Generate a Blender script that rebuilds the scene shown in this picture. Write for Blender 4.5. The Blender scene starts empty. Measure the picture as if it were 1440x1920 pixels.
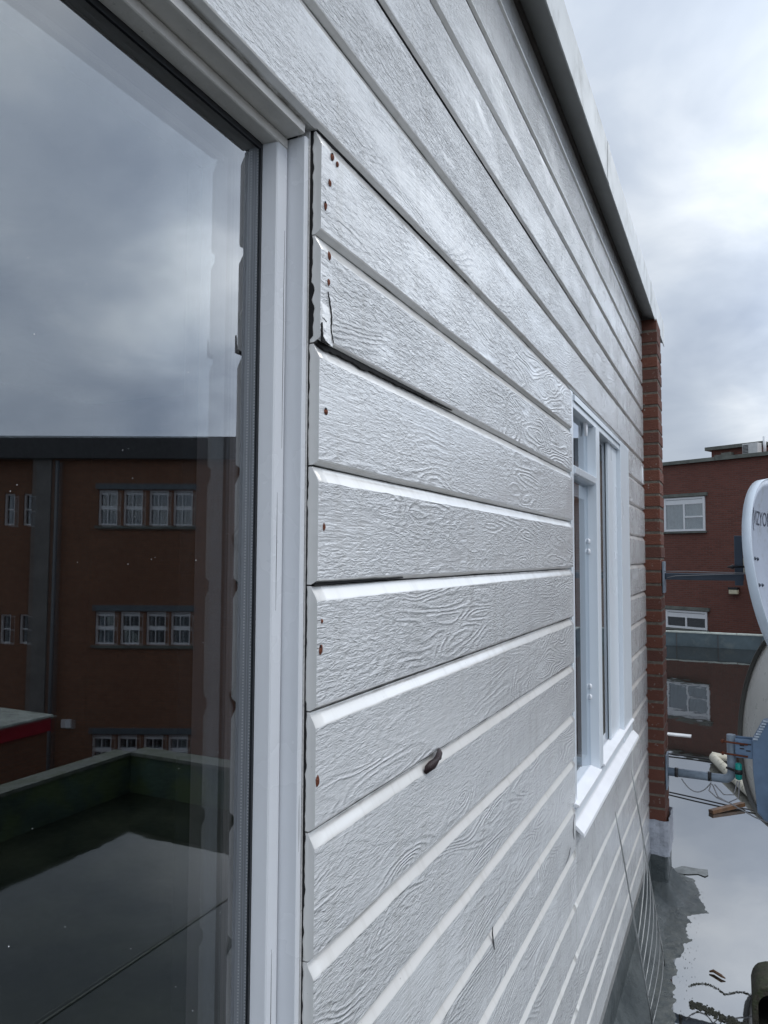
import bpy, bmesh, math, random
from mathutils import Vector, Matrix, noise
R = math.radians
sc = bpy.context.scene
col = sc.collection
rnd = random.Random(7)

# ---------------------------------------------------------------- camera
H = 1.68
YAW, PITCH, ROLL, F = R(25.5535), R(3.4419), R(0.28), 1380.0
cd = bpy.data.cameras.new('camera'); cam = bpy.data.objects.new('camera', cd); col.objects.link(cam)
fw = Vector((-math.sin(YAW)*math.cos(PITCH), math.cos(YAW)*math.cos(PITCH), math.sin(PITCH)))
r0 = Vector((math.cos(YAW), math.sin(YAW), 0)); u0 = r0.cross(fw)
rr = r0*math.cos(ROLL)+u0*math.sin(ROLL); uu = -r0*math.sin(ROLL)+u0*math.cos(ROLL)
M = Matrix((rr, uu, -fw)).transposed().to_4x4(); M.translation = Vector((.42, 0, H)); cam.matrix_world = M
cd.sensor_fit = 'VERTICAL'; cd.sensor_height = 24; cd.lens = F/1920*24; cd.clip_start = .01; cd.clip_end = 3000
sc.camera = cam
sc.view_settings.view_transform = 'Standard'; sc.view_settings.look = 'None'
sc.view_settings.exposure = 0.12; sc.view_settings.gamma = 1
sc.cycles.max_bounces = 10; sc.cycles.transparent_max_bounces = 24; sc.cycles.glossy_bounces = 6

# ---------------------------------------------------------------- world: overcast sky
SUN_EL, SUN_AZ = R(55), R(100)      # azimuth measured from +Y towards +X
w = bpy.data.worlds.new('World'); sc.world = w; w.use_nodes = True
nt = w.node_tree; N = nt.nodes; L = nt.links; N.clear()
def nd(t, **k):
    n = N.new(t)
    for a, b in k.items(): setattr(n, a, b)
    return n
out = nd('ShaderNodeOutputWorld'); bg = nd('ShaderNodeBackground'); L.new(bg.outputs[0], out.inputs[0])
sky = nd('ShaderNodeTexSky', sky_type='NISHITA', sun_disc=False); sky.sun_elevation = SUN_EL; sky.sun_rotation = SUN_AZ
tc = nd('ShaderNodeTexCoord'); sp = nd('ShaderNodeSeparateXYZ'); L.new(tc.outputs['Generated'], sp.inputs[0])
def wm(op, a, b=None, c=None, clamp=False):
    n = nd('ShaderNodeMath', operation=op, use_clamp=clamp)
    for i, v in enumerate((a, b, c)):
        if v is None: continue
        if isinstance(v, (int, float)): n.inputs[i].default_value = v
        else: L.new(v, n.inputs[i])
    return n.outputs[0]
zc = wm('ADD', wm('MAXIMUM', sp.outputs[2], 0.0), 0.35)
cx = wm('DIVIDE', sp.outputs[0], zc); cy = wm('DIVIDE', sp.outputs[1], zc)
cv = nd('ShaderNodeCombineXYZ'); L.new(cx, cv.inputs[0]); L.new(cy, cv.inputs[1]); cv.inputs[2].default_value = 3.7
def wn(scale, detail, rough, dist=0.0):
    n = nd('ShaderNodeTexNoise'); n.inputs['Scale'].default_value = scale; n.inputs['Detail'].default_value = detail
    n.inputs['Roughness'].default_value = rough; n.inputs['Distortion'].default_value = dist
    L.new(cv.outputs[0], n.inputs['Vector']); return n.outputs['Fac']
n1 = wn(1.35, 4, .5, .6); n2 = wn(3.4, 5, .55, .3)
cl = wm('ADD', wm('MULTIPLY', n1, .7), wm('MULTIPLY', n2, .3))
ramp = nd('ShaderNodeValToRGB'); L.new(cl, ramp.inputs[0])
e = ramp.color_ramp.elements
e[0].position = .32; e[0].color = (.37, .435, .55, 1)
e[1].position = .70; e[1].color = (.90, .94, .97, 1)
m = ramp.color_ramp.elements.new(.5); m.color = (.55, .615, .71, 1)
# the cloud sheet is brighter on the side of the hidden sun
sd = (math.sin(SUN_AZ)*math.cos(SUN_EL), math.cos(SUN_AZ)*math.cos(SUN_EL), math.sin(SUN_EL))
dt = wm('ADD', wm('ADD', wm('MULTIPLY', sp.outputs[0], sd[0]), wm('MULTIPLY', sp.outputs[1], sd[1])), wm('MULTIPLY', sp.outputs[2], sd[2]))
gl = wm('ADD', wm('MULTIPLY', wm('MAXIMUM', dt, 0.0), 1.15), .76)
bd_ = (math.sin(R(24))*math.cos(R(19)), math.cos(R(24))*math.cos(R(19)), math.sin(R(19)))
db = wm('ADD', wm('ADD', wm('MULTIPLY', sp.outputs[0], bd_[0]), wm('MULTIPLY', sp.outputs[1], bd_[1])), wm('MULTIPLY', sp.outputs[2], bd_[2]))
gl = wm('ADD', gl, wm('MULTIPLY', wm('POWER', wm('MAXIMUM', db, 0.0), 26.0), wm('MULTIPLY', n2, 4.2)))
mul = nd('ShaderNodeMixRGB', blend_type='MULTIPLY'); mul.inputs[0].default_value = 1
gcol = nd('ShaderNodeCombineXYZ'); [L.new(gl, gcol.inputs[i]) for i in range(3)]
L.new(ramp.outputs[0], mul.inputs[1]); L.new(gcol.outputs[0], mul.inputs[2])
ssc = nd('ShaderNodeMixRGB', blend_type='MULTIPLY'); ssc.inputs[0].default_value = 1
ssc.inputs[2].default_value = (.1, .1, .1, 1); L.new(sky.outputs[0], ssc.inputs[1])
mx = nd('ShaderNodeMixRGB'); mx.inputs[0].default_value = .94
L.new(ssc.outputs[0], mx.inputs[1]); L.new(mul.outputs[0], mx.inputs[2])
L.new(mx.outputs[0], bg.inputs[0]); bg.inputs[1].default_value = 1.0

sl = bpy.data.lights.new('sun', 'SUN'); sl.energy = 1.0; sl.angle = R(25); sl.color = (1, .96, .9)
so = bpy.data.objects.new('sun', sl); col.objects.link(so)
so.rotation_euler = Vector(sd).to_track_quat('Z', 'Y').to_euler()

# ---------------------------------------------------------------- materials
MAT = {}
class NT:
    def __init__(s, name):
        s.m = bpy.data.materials.new(name); s.m.use_nodes = True; s.t = s.m.node_tree; s.n = s.t.nodes; s.l = s.t.links
        s.b = s.n['Principled BSDF']; s.o = s.n['Material Output']; MAT[name] = s.m
    def new(s, t, ins=None, **k):
        n = s.n.new(t)
        for a, b in k.items(): setattr(n, a, b)
        for a, b in (ins or {}).items(): s.set(n, a, b)
        return n
    def set(s, n, a, v):
        if isinstance(v, bpy.types.NodeSocket): s.l.new(v, n.inputs[a])
        else: n.inputs[a].default_value = v
    def math(s, op, a, b=0.0, c=0.0, clamp=False):
        n = s.new('ShaderNodeMath', {0: a, 1: b, 2: c}, operation=op, use_clamp=clamp); return n.outputs[0]
    def noise(s, vec, scale=1.0, detail=3, rough=.5, dist=0.0, dim='3D'):
        n = s.new('ShaderNodeTexNoise', {'Vector': vec, 'Scale': scale, 'Detail': detail, 'Roughness': rough, 'Distortion': dist}); return n.outputs['Fac']
    def pos(s): return s.new('ShaderNodeTexCoord').outputs['Object']
    def smul(s, v, k): return s.new('ShaderNodeVectorMath', {0: v, 1: k}, operation='MULTIPLY').outputs[0]
    def mix(s, f, a, b, bt='MIX'):
        n = s.new('ShaderNodeMixRGB', {0: f, 1: a, 2: b}, blend_type=bt); return n.outputs[0]
    def step(s, v, lo, hi, a=0.0, b=1.0):
        n = s.new('ShaderNodeMapRange', {'Value': v, 'From Min': lo, 'From Max': hi, 'To Min': a, 'To Max': b}); return n.outputs[0]
    def bump(s, h, dist=1.0, strength=1.0, nrm=None):
        n = s.new('ShaderNodeBump', {'Height': h, 'Distance': dist, 'Strength': strength})
        if nrm: s.l.new(nrm, n.inputs['Normal'])
        s.set(s.b, 'Normal', n.outputs[0]); return n.outputs[0]
def c4(c): return (c[0], c[1], c[2], 1)

def plain(name, color, rough=.5, metal=0.0, var=.12, scale=8.0, bump=0.0, bscale=60.0, ior=1.5, dirt=None, dirt_amt=.5, dscale=14.0):
    t = NT(name); p = t.pos()
    f = t.noise(p, scale, 4, .6)
    a = c4([x*(1-var) for x in color]); b = c4([min(1, x*(1+var)) for x in color])
    c = t.mix(t.step(f, .3, .7), a, b)
    if dirt:
        d = t.step(t.noise(p, dscale, 6, .7), 1-dirt_amt-.06, 1-dirt_amt+.06)
        c = t.mix(t.math('MULTIPLY', d, .75), c, c4(dirt))
    t.set(t.b, 'Base Color', c); t.set(t.b, 'Metallic', metal); t.set(t.b, 'IOR', ior)
    t.set(t.b, 'Roughness', t.step(t.noise(p, scale*3, 3), .3, .7, rough*.85, min(1, rough*1.15)))
    if bump: t.bump(t.noise(p, bscale, 4, .6), bump)
    return t.m

# painted rough-sawn boards
t = NT('board_paint'); p = t.pos()
bid = t.new('ShaderNodeAttribute', attribute_name='board_id').outputs['Fac']
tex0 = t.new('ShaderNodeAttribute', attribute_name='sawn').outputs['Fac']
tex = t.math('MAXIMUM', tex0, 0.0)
s3 = t.new('ShaderNodeSeparateXYZ', {0: p})
v = t.new('ShaderNodeCombineXYZ', {0: t.math('ADD', s3.outputs[1], t.math('MULTIPLY', bid, 7.31)), 1: s3.outputs[2], 2: t.math('MULTIPLY', bid, 3.17)}).outputs[0]
jig = t.noise(t.smul(v, (38, 120, 1)), 1, 3, .6)
F1 = t.noise(t.smul(v, (3.6, 16, 1)), 1, 1.2, .45, .35)
vo = t.new('ShaderNodeTexVoronoi', {'Vector': t.smul(v, (3.4, 10.5, 1)), 'Scale': 1.0, 'Randomness': 1.0}, voronoi_dimensions='3D').outputs['Distance']
wob = t.noise(t.smul(v, (9, 30, 1)), 1, 2, .5)
knot = t.math('POWER', 2.718, t.math('MULTIPLY', t.math('POWER', t.math('ADD', vo, t.math('MULTIPLY', wob, .12)), 1.6), -14.0))
F1 = t.math('ADD', F1, t.math('MULTIPLY', knot, .42))
ring = t.math('SINE', t.math('ADD', t.math('MULTIPLY', F1, 92), t.math('MULTIPLY', jig, 3.6)))
ring = t.math('POWER', t.math('ADD', t.math('MULTIPLY', ring, .5), .5), 1.7)
rmask = t.step(t.noise(t.smul(v, (2.3, 7, 1)), 1, 2, .5), .44, .60)
leather = t.noise(t.smul(v, (62, 190, 1)), 1, 3, .62, .8)
leather = t.step(leather, .34, .68)
lmask = t.step(t.noise(t.smul(v, (4, 12, 2)), 1, 3, .55), .36, .55, .25, 1.0)
streak = t.noise(t.smul(v, (22, 340, 1)), 1, 3, .6, .5)
saw = t.noise(t.smul(v, (420, 9, 1)), 1, 2, .5)
smask = t.step(t.noise(t.smul(v, (2.0, 6, 5)), 1, 2), .50, .62)
blank = t.step(t.noise(t.smul(v, (5.5, 20, 9)), 1, 2), .64, .74, 1.0, .35)
h = t.math('ADD', t.math('MULTIPLY', t.math('MULTIPLY', ring, t.math('MULTIPLY', rmask, t.step(bid, 78, 80, 1.0, .45))), .00150), t.math('MULTIPLY', t.math('MULTIPLY', leather, lmask), .00150))
h = t.math('ADD', h, t.math('MULTIPLY', streak, .0014))
h = t.math('ADD', h, t.math('MULTIPLY', t.math('MULTIPLY', saw, smask), .0010))
h = t.math('MULTIPLY', h, blank)
amp = t.math('ADD', t.math('MULTIPLY', t.math('FRACT', t.math('MULTIPLY', bid, .618)), .55), .55)
h = t.math('MULTIPLY', t.math('MULTIPLY', h, amp), tex)
h = t.math('ADD', h, t.math('MULTIPLY', t.noise(v, 26, 2), .0006))
nm = t.bump(h, 1.0, 1.0)
var = t.noise(t.smul(v, (3, 14, 1)), 1, 4, .6)
cc = t.mix(t.step(var, .3, .7), (.60, .612, .625, 1), (.68, .69, .70, 1))
cc = t.mix(tex, (.74, .735, .72, 1), cc)  # smooth joint faces lighter: sky sheen on the coves put into the colour
low = t.math('MULTIPLY', t.step(leather, .0, .25, 1.0, 0.0), tex)
cc = t.mix(t.math('MULTIPLY', low, .18), cc, (.33, .32, .30, 1))
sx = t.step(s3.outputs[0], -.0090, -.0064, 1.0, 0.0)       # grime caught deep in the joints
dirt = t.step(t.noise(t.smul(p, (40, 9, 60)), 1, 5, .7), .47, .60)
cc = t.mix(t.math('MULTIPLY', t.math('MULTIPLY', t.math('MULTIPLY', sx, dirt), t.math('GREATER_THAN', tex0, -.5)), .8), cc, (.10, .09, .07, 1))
gr = t.step(t.noise(t.smul(p, (1, 34, 2.2)), 1, 4, .65), .52, .72)
cc = t.mix(t.math('MULTIPLY', gr, .22), cc, (.34, .32, .27, 1))
spk = t.step(t.noise(p, 330, 1, .4), .795, .82)
cc = t.mix(t.math('MULTIPLY', spk, .7), cc, (.12, .10, .08, 1))
t.set(t.b, 'Base Color', cc); t.set(t.b, 'Roughness', t.step(t.noise(v, 9, 3), .3, .7, .15, .27)); t.set(t.b, 'IOR', 1.62); t.set(t.b, 'Coat Weight', .5); t.set(t.b, 'Coat Roughness', .13); t.set(t.b, 'Coat IOR', 1.5); t.l.new(nm, t.b.inputs['Coat Normal'])

plain('frame_paint', (.68, .70, .735), .26, var=.03, scale=5, bump=.0002, bscale=30)
plain('frame_paint_old', (.68, .66, .63), .42, var=.06, scale=30, bump=.0012, bscale=60, dirt=(.12, .11, .10), dirt_amt=.30, dscale=70)
plain('window_white', (.70, .75, .80), .30, var=.03, scale=.6)
plain('sill_white', (.82, .83, .86), .35, var=.04, scale=12, bump=.0008, bscale=18)
plain('fascia_metal', (.52, .54, .54), .38, metal=.0, var=.10, scale=4, bump=.002, bscale=9, dirt=(.36, .37, .35), dirt_amt=.42, dscale=6)
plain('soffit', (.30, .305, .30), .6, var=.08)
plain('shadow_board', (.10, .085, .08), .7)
plain('dark_gap', (.008, .008, .009), .9)
plain('caulk', (.50, .50, .50), .55, bump=.002, bscale=240, dirt=(.15, .14, .13), dirt_amt=.34, dscale=120)
plain('rubber', (.012, .014, .018), .45)
plain('sealant', (.01, .01, .011), .35)
plain('inner_frame', (.24, .20, .20), .5, var=.06)
plain('room', (.035, .033, .032), .8)
plain('rust', (.16, .045, .02), .8, var=.5, scale=300, bump=.002, bscale=500)
plain('navy_metal', (.035, .05, .075), .42, var=.2)
plain('grey_pipe', (.22, .27, .33), .45, var=.25, scale=20, bump=.001, bscale=120)
plain('dish_blue', (.40, .45, .54), .36, var=.08, scale=5, dirt=(.30, .33, .36), dirt_amt=.40, dscale=12)
plain('dish_rim', (.55, .62, .70), .35, var=.05)
plain('dish_cream', (.52, .51, .47), .3, var=.06, scale=4)
plain('dish_dark_rim', (.10, .10, .09), .5)
plain('bracket_blue', (.16, .24, .36), .42, var=.15, scale=14)
plain('lettering', (.05, .06, .09), .5)
plain('connector_green', (.0, .28, .24), .35)
plain('black_plastic', (.012, .012, .014), .45)
plain('cable_grey', (.25, .25, .26), .5)
plain('cream_pole', (.50, .47, .38), .55, dirt=(.10, .10, .05), dirt_amt=.42, dscale=20)
plain('wet_wood', (.09, .045, .02), .4, var=.4, scale=20, bump=.004, bscale=50)
plain('bitumen', (.045, .058, .062), .5, var=.35, scale=6, bump=.004, bscale=160, dirt=(.10, .115, .115), dirt_amt=.42, dscale=9)
plain('bitumen_flap', (.16, .17, .17), .6, var=.3, scale=30, bump=.003, bscale=90)
plain('lead_flashing', (.36, .38, .43), .42, var=.2, scale=25, bump=.008, bscale=45)
plain('wire', (.30, .31, .31), .38, metal=.6, var=.15, scale=60)
plain('leaf', (.018, .006, .007), .5, var=.4, scale=200, bump=.001, bscale=500)
plain('stone_coping', (.13, .14, .125), .8, var=.35, scale=3, bump=.01, bscale=20)
plain('parapet_blue', (.055, .080, .092), .5, var=.35, scale=2, dirt=(.09, .11, .11), dirt_amt=.4, dscale=5)
plain('parapet_green', (.035, .062, .045), .75, var=.5, scale=3, bump=.004, bscale=40, dirt=(.07, .10, .03), dirt_amt=.5, dscale=4)
plain('pale_cap', (.34, .37, .34), .6, var=.4, scale=6)
plain('mossy_cap', (.15, .16, .14), .8, var=.5, scale=9, dirt=(.05, .06, .03), dirt_amt=.5, dscale=9)
plain('upvc', (.72, .74, .76), .35, var=.03)
plain('ac_white', (.55, .56, .56), .45)
plain('dark_slot', (.03, .03, .035), .6)
plain('curtain', (.42, .45, .43), .8, var=.15, scale=6)
plain('room_far', (.02, .02, .02), .8)
plain('lamp_glass', (.62, .58, .42), .25)
plain('pilaster', (.16, .15, .14), .7, var=.2, scale=2)
plain('fascia_dark', (.05, .05, .052), .6)
plain('drain_grey', (.10, .12, .135), .5)
plain('red_trim', (.36, .02, .035), .5)
plain('moss', (.02, .022, .014), .9, var=.5, scale=60, bump=.006, bscale=120)
plain('mossy_brown', (.04, .034, .024), .85, var=.5, scale=30, bump=.008, bscale=70, dirt=(.03, .04, .015), dirt_amt=.5, dscale=40)
plain('street', (.05, .05, .052), .8, var=.2, scale=.4)
plain('white_board', (.6, .6, .6), .5)

def brick_mat(name, c1, c2, mortar, bw=.21, bh=.065, ms=.010, rough=.85):
    t = NT(name); p = t.pos(); s = t.new('ShaderNodeSeparateXYZ', {0: p})
    vv = t.new('ShaderNodeCombineXYZ', {0: t.math('ADD', s.outputs[0], s.outputs[1]), 1: s.outputs[2], 2: 0.0}).outputs[0]
    b = t.new('ShaderNodeTexBrick', {'Vector': vv, 'Color1': c4(c1), 'Color2': c4(c2), 'Mortar': c4(mortar), 'Scale': 1.0, 'Mortar Size': ms, 'Mortar Smooth': .3, 'Bias': -.2, 'Brick Width': bw, 'Row Height': bh})
    c = t.mix(t.step(t.noise(p, .55, 5, .6), .35, .7, 0, .55), b.outputs[0], c4([x*.62 for x in c1]))
    c = t.mix(t.step(t.noise(t.smul(p, (5, 5, 16)), 1, 3, .6), .66, .74, 0, .5), c, (.19, .12, .09, 1))
    t.set(t.b, 'Base Color', c); t.set(t.b, 'Roughness', rough)
    t.bump(t.math('ADD', t.math('MULTIPLY', b.outputs[1], -.004), t.math('MULTIPLY', t.noise(p, 60, 3), .003)), 1.0)
brick_mat('brick_far', (.18, .062, .045), (.115, .040, .030), (.13, .085, .07))
brick_mat('brick_reflected', (.24, .105, .058), (.175, .078, .044), (.14, .10, .07))
t = NT('brick'); p = t.pos()
bi = t.new('ShaderNodeAttribute', attribute_name='board_id').outputs['Fac']
c = t.mix(t.noise(p, 30, 4), (.11, .034, .020, 1), (.175, .056, .031, 1))
c = t.mix(t.math('MULTIPLY', bi, .55), c, (.07, .03, .024, 1))
c = t.mix(t.step(t.noise(p, 75, 3, .6), .66, .72), c, (.30, .27, .24, 1))
t.set(t.b, 'Base Color', c); t.set(t.b, 'Roughness', .8); t.bump(t.noise(p, 150, 4, .7), .006)
plain('mortar', (.15, .13, .105), .95, var=.35, scale=50, bump=.006, bscale=180)

# window glass: thin sheet, partly mirror partly clear
def glass(name, f0, tint):
    t = NT(name); t.n.remove(t.b)
    lw = t.new('ShaderNodeLayerWeight', {'Blend': .5})
    fac = t.math('ADD', t.math('MULTIPLY', t.math('POWER', lw.outputs['Facing'], 4.2), 1-f0), f0, clamp=True)
    tr = t.new('ShaderNodeBsdfTransparent', {'Color': c4(tint)}); g = t.new('ShaderNodeBsdfGlossy', {'Roughness': 0.0, 'Color': (.93, .96, 1, 1)})
    m_ = t.new('ShaderNodeMixShader', {0: fac}); t.l.new(tr.outputs[0], m_.inputs[1]); t.l.new(g.outputs[0], m_.inputs[2])
    t.l.new(m_.outputs[0], t.o.inputs[0])
glass('glass_outer', .20, (.86, .89, .89)); glass('glass_inner', .13, (.75, .78, .8)); glass('glass_far', .16, (.75, .78, .8))

# rain water standing on the roof
t = NT('water'); p = t.pos()
t.set(t.b, 'Base Color', (.016, .016, .014, 1)); t.set(t.b, 'Roughness', .6); t.set(t.b, 'Specular IOR Level', 0.0)
hh = t.math('ADD', t.math('MULTIPLY', t.noise(t.smul(p, (3.2, 1.6, 1)), 1, 2), .0016), t.math('MULTIPLY', t.noise(t.smul(p, (26, 10, 1)), 1, 2), .00010))
bn = t.bump(hh, 1.0)
g = t.new('ShaderNodeBsdfGlossy', {'Roughness': .02, 'Color': (.97, .98, 1, 1), 'Normal': bn})
fr = t.new('ShaderNodeFresnel', {'IOR': 1.5})
ms = t.new('ShaderNodeMixShader', {0: t.math('MINIMUM', t.math('MULTIPLY', t.math('POWER', fr.outputs[0], 1.6), 9.0), .46)})
t.l.new(t.b.outputs[0], ms.inputs[1]); t.l.new(g.outputs[0], ms.inputs[2]); t.l.new(ms.outputs[0], t.o.inputs[0])

t = NT('wet_felt'); p = t.pos()
c = t.mix(t.step(t.noise(p, 2.2, 5, .6), .35, .7), (.012, .016, .012, 1), (.035, .040, .026, 1))
t.set(t.b, 'Base Color', c); t.set(t.b, 'Roughness', t.step(t.noise(p, 1.1, 3), .4, .6, .03, .10)); t.set(t.b, 'IOR', 1.36)
t.bump(t.noise(t.smul(p, (3.2, 3.2, 1)), 1, 2), .0014)
t = NT('felt'); p = t.pos(); s = t.new('ShaderNodeSeparateXYZ', {0: p})
c = t.mix(t.step(t.noise(p, 5, 6, .65), .32, .68), (.030, .040, .044, 1), (.085, .098, .10, 1))
c = t.mix(t.step(t.noise(p, 420, 2, .5), .60, .72, 0, .6), c, (.17, .18, .18, 1))
silt = t.math('MULTIPLY', t.step(s.outputs[2], .0, .007, 1.0, 0.0), t.step(t.noise(p, 26, 5, .7), .38, .62))
c = t.mix(t.math('MULTIPLY', silt, .65), c, (.15, .155, .14, 1))
c = t.mix(t.step(t.noise(t.smul(p, (9, 3, 9)), 1, 4, .7), .60, .70, 0, .6), c, (.018, .022, .018, 1))
t.set(t.b, 'Base Color', c); t.set(t.b, 'Roughness', t.step(t.noise(p, 11, 4), .35, .65, .22, .62))
t.bump(t.math('ADD', t.math('MULTIPLY', t.noise(p, 330, 2, .6), .0016), t.math('MULTIPLY', t.noise(p, 30, 5, .65), .007)), 1.0)

# ---------------------------------------------------------------- mesh helpers
class MB:
    def __init__(s): s.v = []; s.f = []; s.id = []; s.tx = []; s.sm = []
    def face(s, idx, bid=0.0, tx=0.0, smooth=False): s.f.append(tuple(idx)); s.id.append(bid); s.tx.append(tx); s.sm.append(smooth)
    def verts(s, vs): n = len(s.v); s.v += [tuple(x) for x in vs]; return list(range(n, n+len(vs)))
    def box(s, a, b, bid=0.0, T=None):
        (x0, y0, z0), (x1, y1, z1) = a, b
        P = [(x0, y0, z0), (x1, y0, z0), (x1, y1, z0), (x0, y1, z0), (x0, y0, z1), (x1, y0, z1), (x1, y1, z1), (x0, y1, z1)]
        if T: P = [T @ Vector(q) for q in P]
        i = s.verts(P)
        for f in ((0, 3, 2, 1), (4, 5, 6, 7), (0, 1, 5, 4), (1, 2, 6, 5), (2, 3, 7, 6), (3, 0, 4, 7)): s.face([i[k] for k in f], bid)
        return s
    def prism(s, poly, axis, a, b, bid=0.0):
        """poly: list of 2D points; extruded along axis from a to b"""
        def P(q, t):
            if axis == 'y': return (q[0], t, q[1])
            if axis == 'x': return (t, q[0], q[1])
            return (q[0], q[1], t)
        i = s.verts([P(q, a) for q in poly]); j = s.verts([P(q, b) for q in poly]); n = len(poly)
        for k in range(n): s.face((i[k], i[(k+1) % n], j[(k+1) % n], j[k]), bid)
        s.face(i[::-1], bid); s.face(j, bid); return s
    def tube(s, pts, r, seg=8, cap=True):
        pts = [Vector(q) for q in pts]; rings = []; prev = None
        for k, q in enumerate(pts):
            d = (pts[min(k+1, len(pts)-1)]-pts[max(k-1, 0)]).normalized()
            up = prev if prev else (Vector((0, 0, 1)) if abs(d.z) < .9 else Vector((1, 0, 0)))
            a = d.cross(up).normalized(); b = a.cross(d).normalized(); prev = b
            rad = r[k] if isinstance(r, (list, tuple)) else r
            rings.append(s.verts([q+rad*(math.cos(2*math.pi*t/seg)*a+math.sin(2*math.pi*t/seg)*b) for t in range(seg)]))
        for A, B in zip(rings, rings[1:]):
            for t in range(seg): s.face((A[t], A[(t+1) % seg], B[(t+1) % seg], B[t]), 0, 0, True)
        if cap: s.face(rings[0][::-1]); s.face(rings[-1])
        return s
    def build(s, name, mat, parent=None, bevel=0.0, **props):
        me = bpy.data.meshes.new(name); me.from_pydata(s.v, [], s.f)
        me.materials.append(MAT[mat])
        for an, data in (('board_id', s.id), ('sawn', s.tx)):
            a = me.attributes.new(an, 'FLOAT', 'FACE'); a.data.foreach_set('value', data)
        me.polygons.foreach_set('use_smooth', s.sm); me.update()
        bm = bmesh.new(); bm.from_mesh(me); bmesh.ops.recalc_face_normals(bm, faces=bm.faces); bm.to_mesh(me); bm.free()
        o = bpy.data.objects.new(name, me); col.objects.link(o)
        if parent:
            o.parent = parent
            if not parent.get('local'):
                if parent.type == 'EMPTY': o.matrix_parent_inverse = Matrix.Translation(-parent.location)
        if bevel:
            md = o.modifiers.new('bevel', 'BEVEL'); md.width = bevel; md.segments = 2; md.limit_method = 'ANGLE'; md.angle_limit = R(40)
        for k, v in props.items(): o[k] = v
        return o
def empty(name, loc, label, cat, rz=0, group=None, local=False):
    o = bpy.data.objects.new(name, None); col.objects.link(o); o.location = loc; o.rotation_euler = (0, 0, rz); o.empty_display_size = .1
    o['label'] = label; o['category'] = cat
    if group: o['group'] = group
    if local: o['local'] = True
    return o
def catenary(a, b, sag, n=14):
    a, b = Vector(a), Vector(b)
    return [a.lerp(b, k/n)-Vector((0, 0, sag*4*(k/n)*(1-k/n))) for k in range(n+1)]
def nz(x, y=0.0, z=0.0): return noise.noise(Vector((x, y, z)))

# ================================================================ the timber clad rooftop building
WEND = 3.98; BY = .708
house = empty('clad_building', (0, 1.5, 0), 'white painted timber clad rooftop building filling the left of the photo', 'building')
XF, XB, XG, Y1, Y2 = -.0146, -.0371, -.0562, .6955, .6733

low_rows = [.215, .325, .4485, .588, .7235, .866, .990, 1.117, 1.241, 1.378, 1.508, 1.647, 1.781, 1.9215, 2.0475, 2.171]
top_rows = [2.171, 2.305, 2.439, 2.577, 2.703, 2.838, 2.93]
cl = MB()
def board(zb, zt, y0, y1, bid, smooth=False, top_open=False, seed=0):
    n = max(2, int((y1-y0)/.025)); st = []
    bow = lambda y: .0011*nz(y*1.3, bid*3.1)+.0006*nz(y*7, bid)
    prevs = None
    for k in range(n+1):
        y = y0+(y1-y0)*k/n
        j1 = .0007*nz(y*24, bid*5, 1)+.0009*nz(y*5, bid*5, 4); j2 = .0013*nz(y*30, bid*5, 2)+.001*nz(y*7, bid, 9); b = bow(y)
        zt_ = zt+.0009*nz(y*5, (bid+1)*5, 4)*0
        pr = [(-.020, zb+.0012), (-.0080, zb+.0012+j1), (-.0008+b, zb+.0056+j1), (b, zb+.0075+j1)]
        if not top_open:
            pr += [(b, zt-.0172+j2), (-.0010+b, zt-.0152+j2), (-.0036+b*.5, zt-.0102), (-.0062, zt-.0062), (-.0078, zt-.0024), (-.0080, zt-.0006), (-.020, zt-.0006)]
        else: pr += [(b, zt), (-.02, zt)]
        st.append(cl.verts([(x, y, z) for x, z in pr]))
    m_ = len(pr)
    for A, B in zip(st, st[1:]):
        for q in range(m_-1):
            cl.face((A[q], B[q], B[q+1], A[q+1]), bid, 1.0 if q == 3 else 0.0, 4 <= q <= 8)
    for S in (st[0], st[-1]): cl.face(S, bid, -1.0)
bidn = 0
for i, (a, b) in enumerate(zip(low_rows, low_rows[1:])):
    bidn += 1
    if b <= .90: board(a, b, -1.6, BY-.004, bidn+60)
    if b <= .74: board(a, b, BY, 2.129, bidn); board(a, b, 2.131, WEND, bidn+20.5)
    elif a < .8:   # wide plain board below the far sill
        board(a, b, BY, 2.129, bidn); board(a, .93, 2.131, 3.37, bidn+20.5, top_open=True); board(a, b, 3.371, WEND, bidn+40)
    else:
        board(a, b, BY, 2.129, bidn); board(a, b, 3.371, WEND, bidn+40)
for i, (a, b) in enumerate(zip(top_rows, top_rows[1:])):
    bidn += 1; board(a, b, -1.6, WEND, bidn+80)
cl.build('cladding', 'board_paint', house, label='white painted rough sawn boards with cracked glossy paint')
# carcass behind the boards, room behind the windows
k = MB()
k.box((-.20, BY+.006, .0), (-.021, 2.125, 2.17)); k.box((-.20, 2.125, 0), (-.021, 3.378, .93)); k.box((-.20, 3.378, 0), (-.021, WEND-.002, 2.17)); k.box((-.20, -1.6, 2.235), (-.021, WEND-.002, 2.94)); k.box((-.20, 2.125, 2.175), (-.03, 3.378, 2.234))
k.box((-.20, -1.6, 0), (-.021, .706, .86))
k.build('wall_core', 'dark_gap', house)
k = MB(); k.box((-4.0, -1.6, .3), (-3.9, WEND, 2.9)); k.box((-3.9, -1.7, .3), (-.2, -1.6, 2.9)); k.box((-3.9, WEND, .3), (-.2, WEND+.01, 2.9))
k.box((-3.9, -1.6, .2), (-.2, WEND, .3)); k.box((-3.9, -1.6, 2.8), (-.2, WEND, 2.94)); k.build('room_shell', 'room', house)
k = MB(); k.box((-4.2, -1.8, 2.95), (.05, 4.2, 3.02)); k.build('roof', 'bitumen', house)

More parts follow.
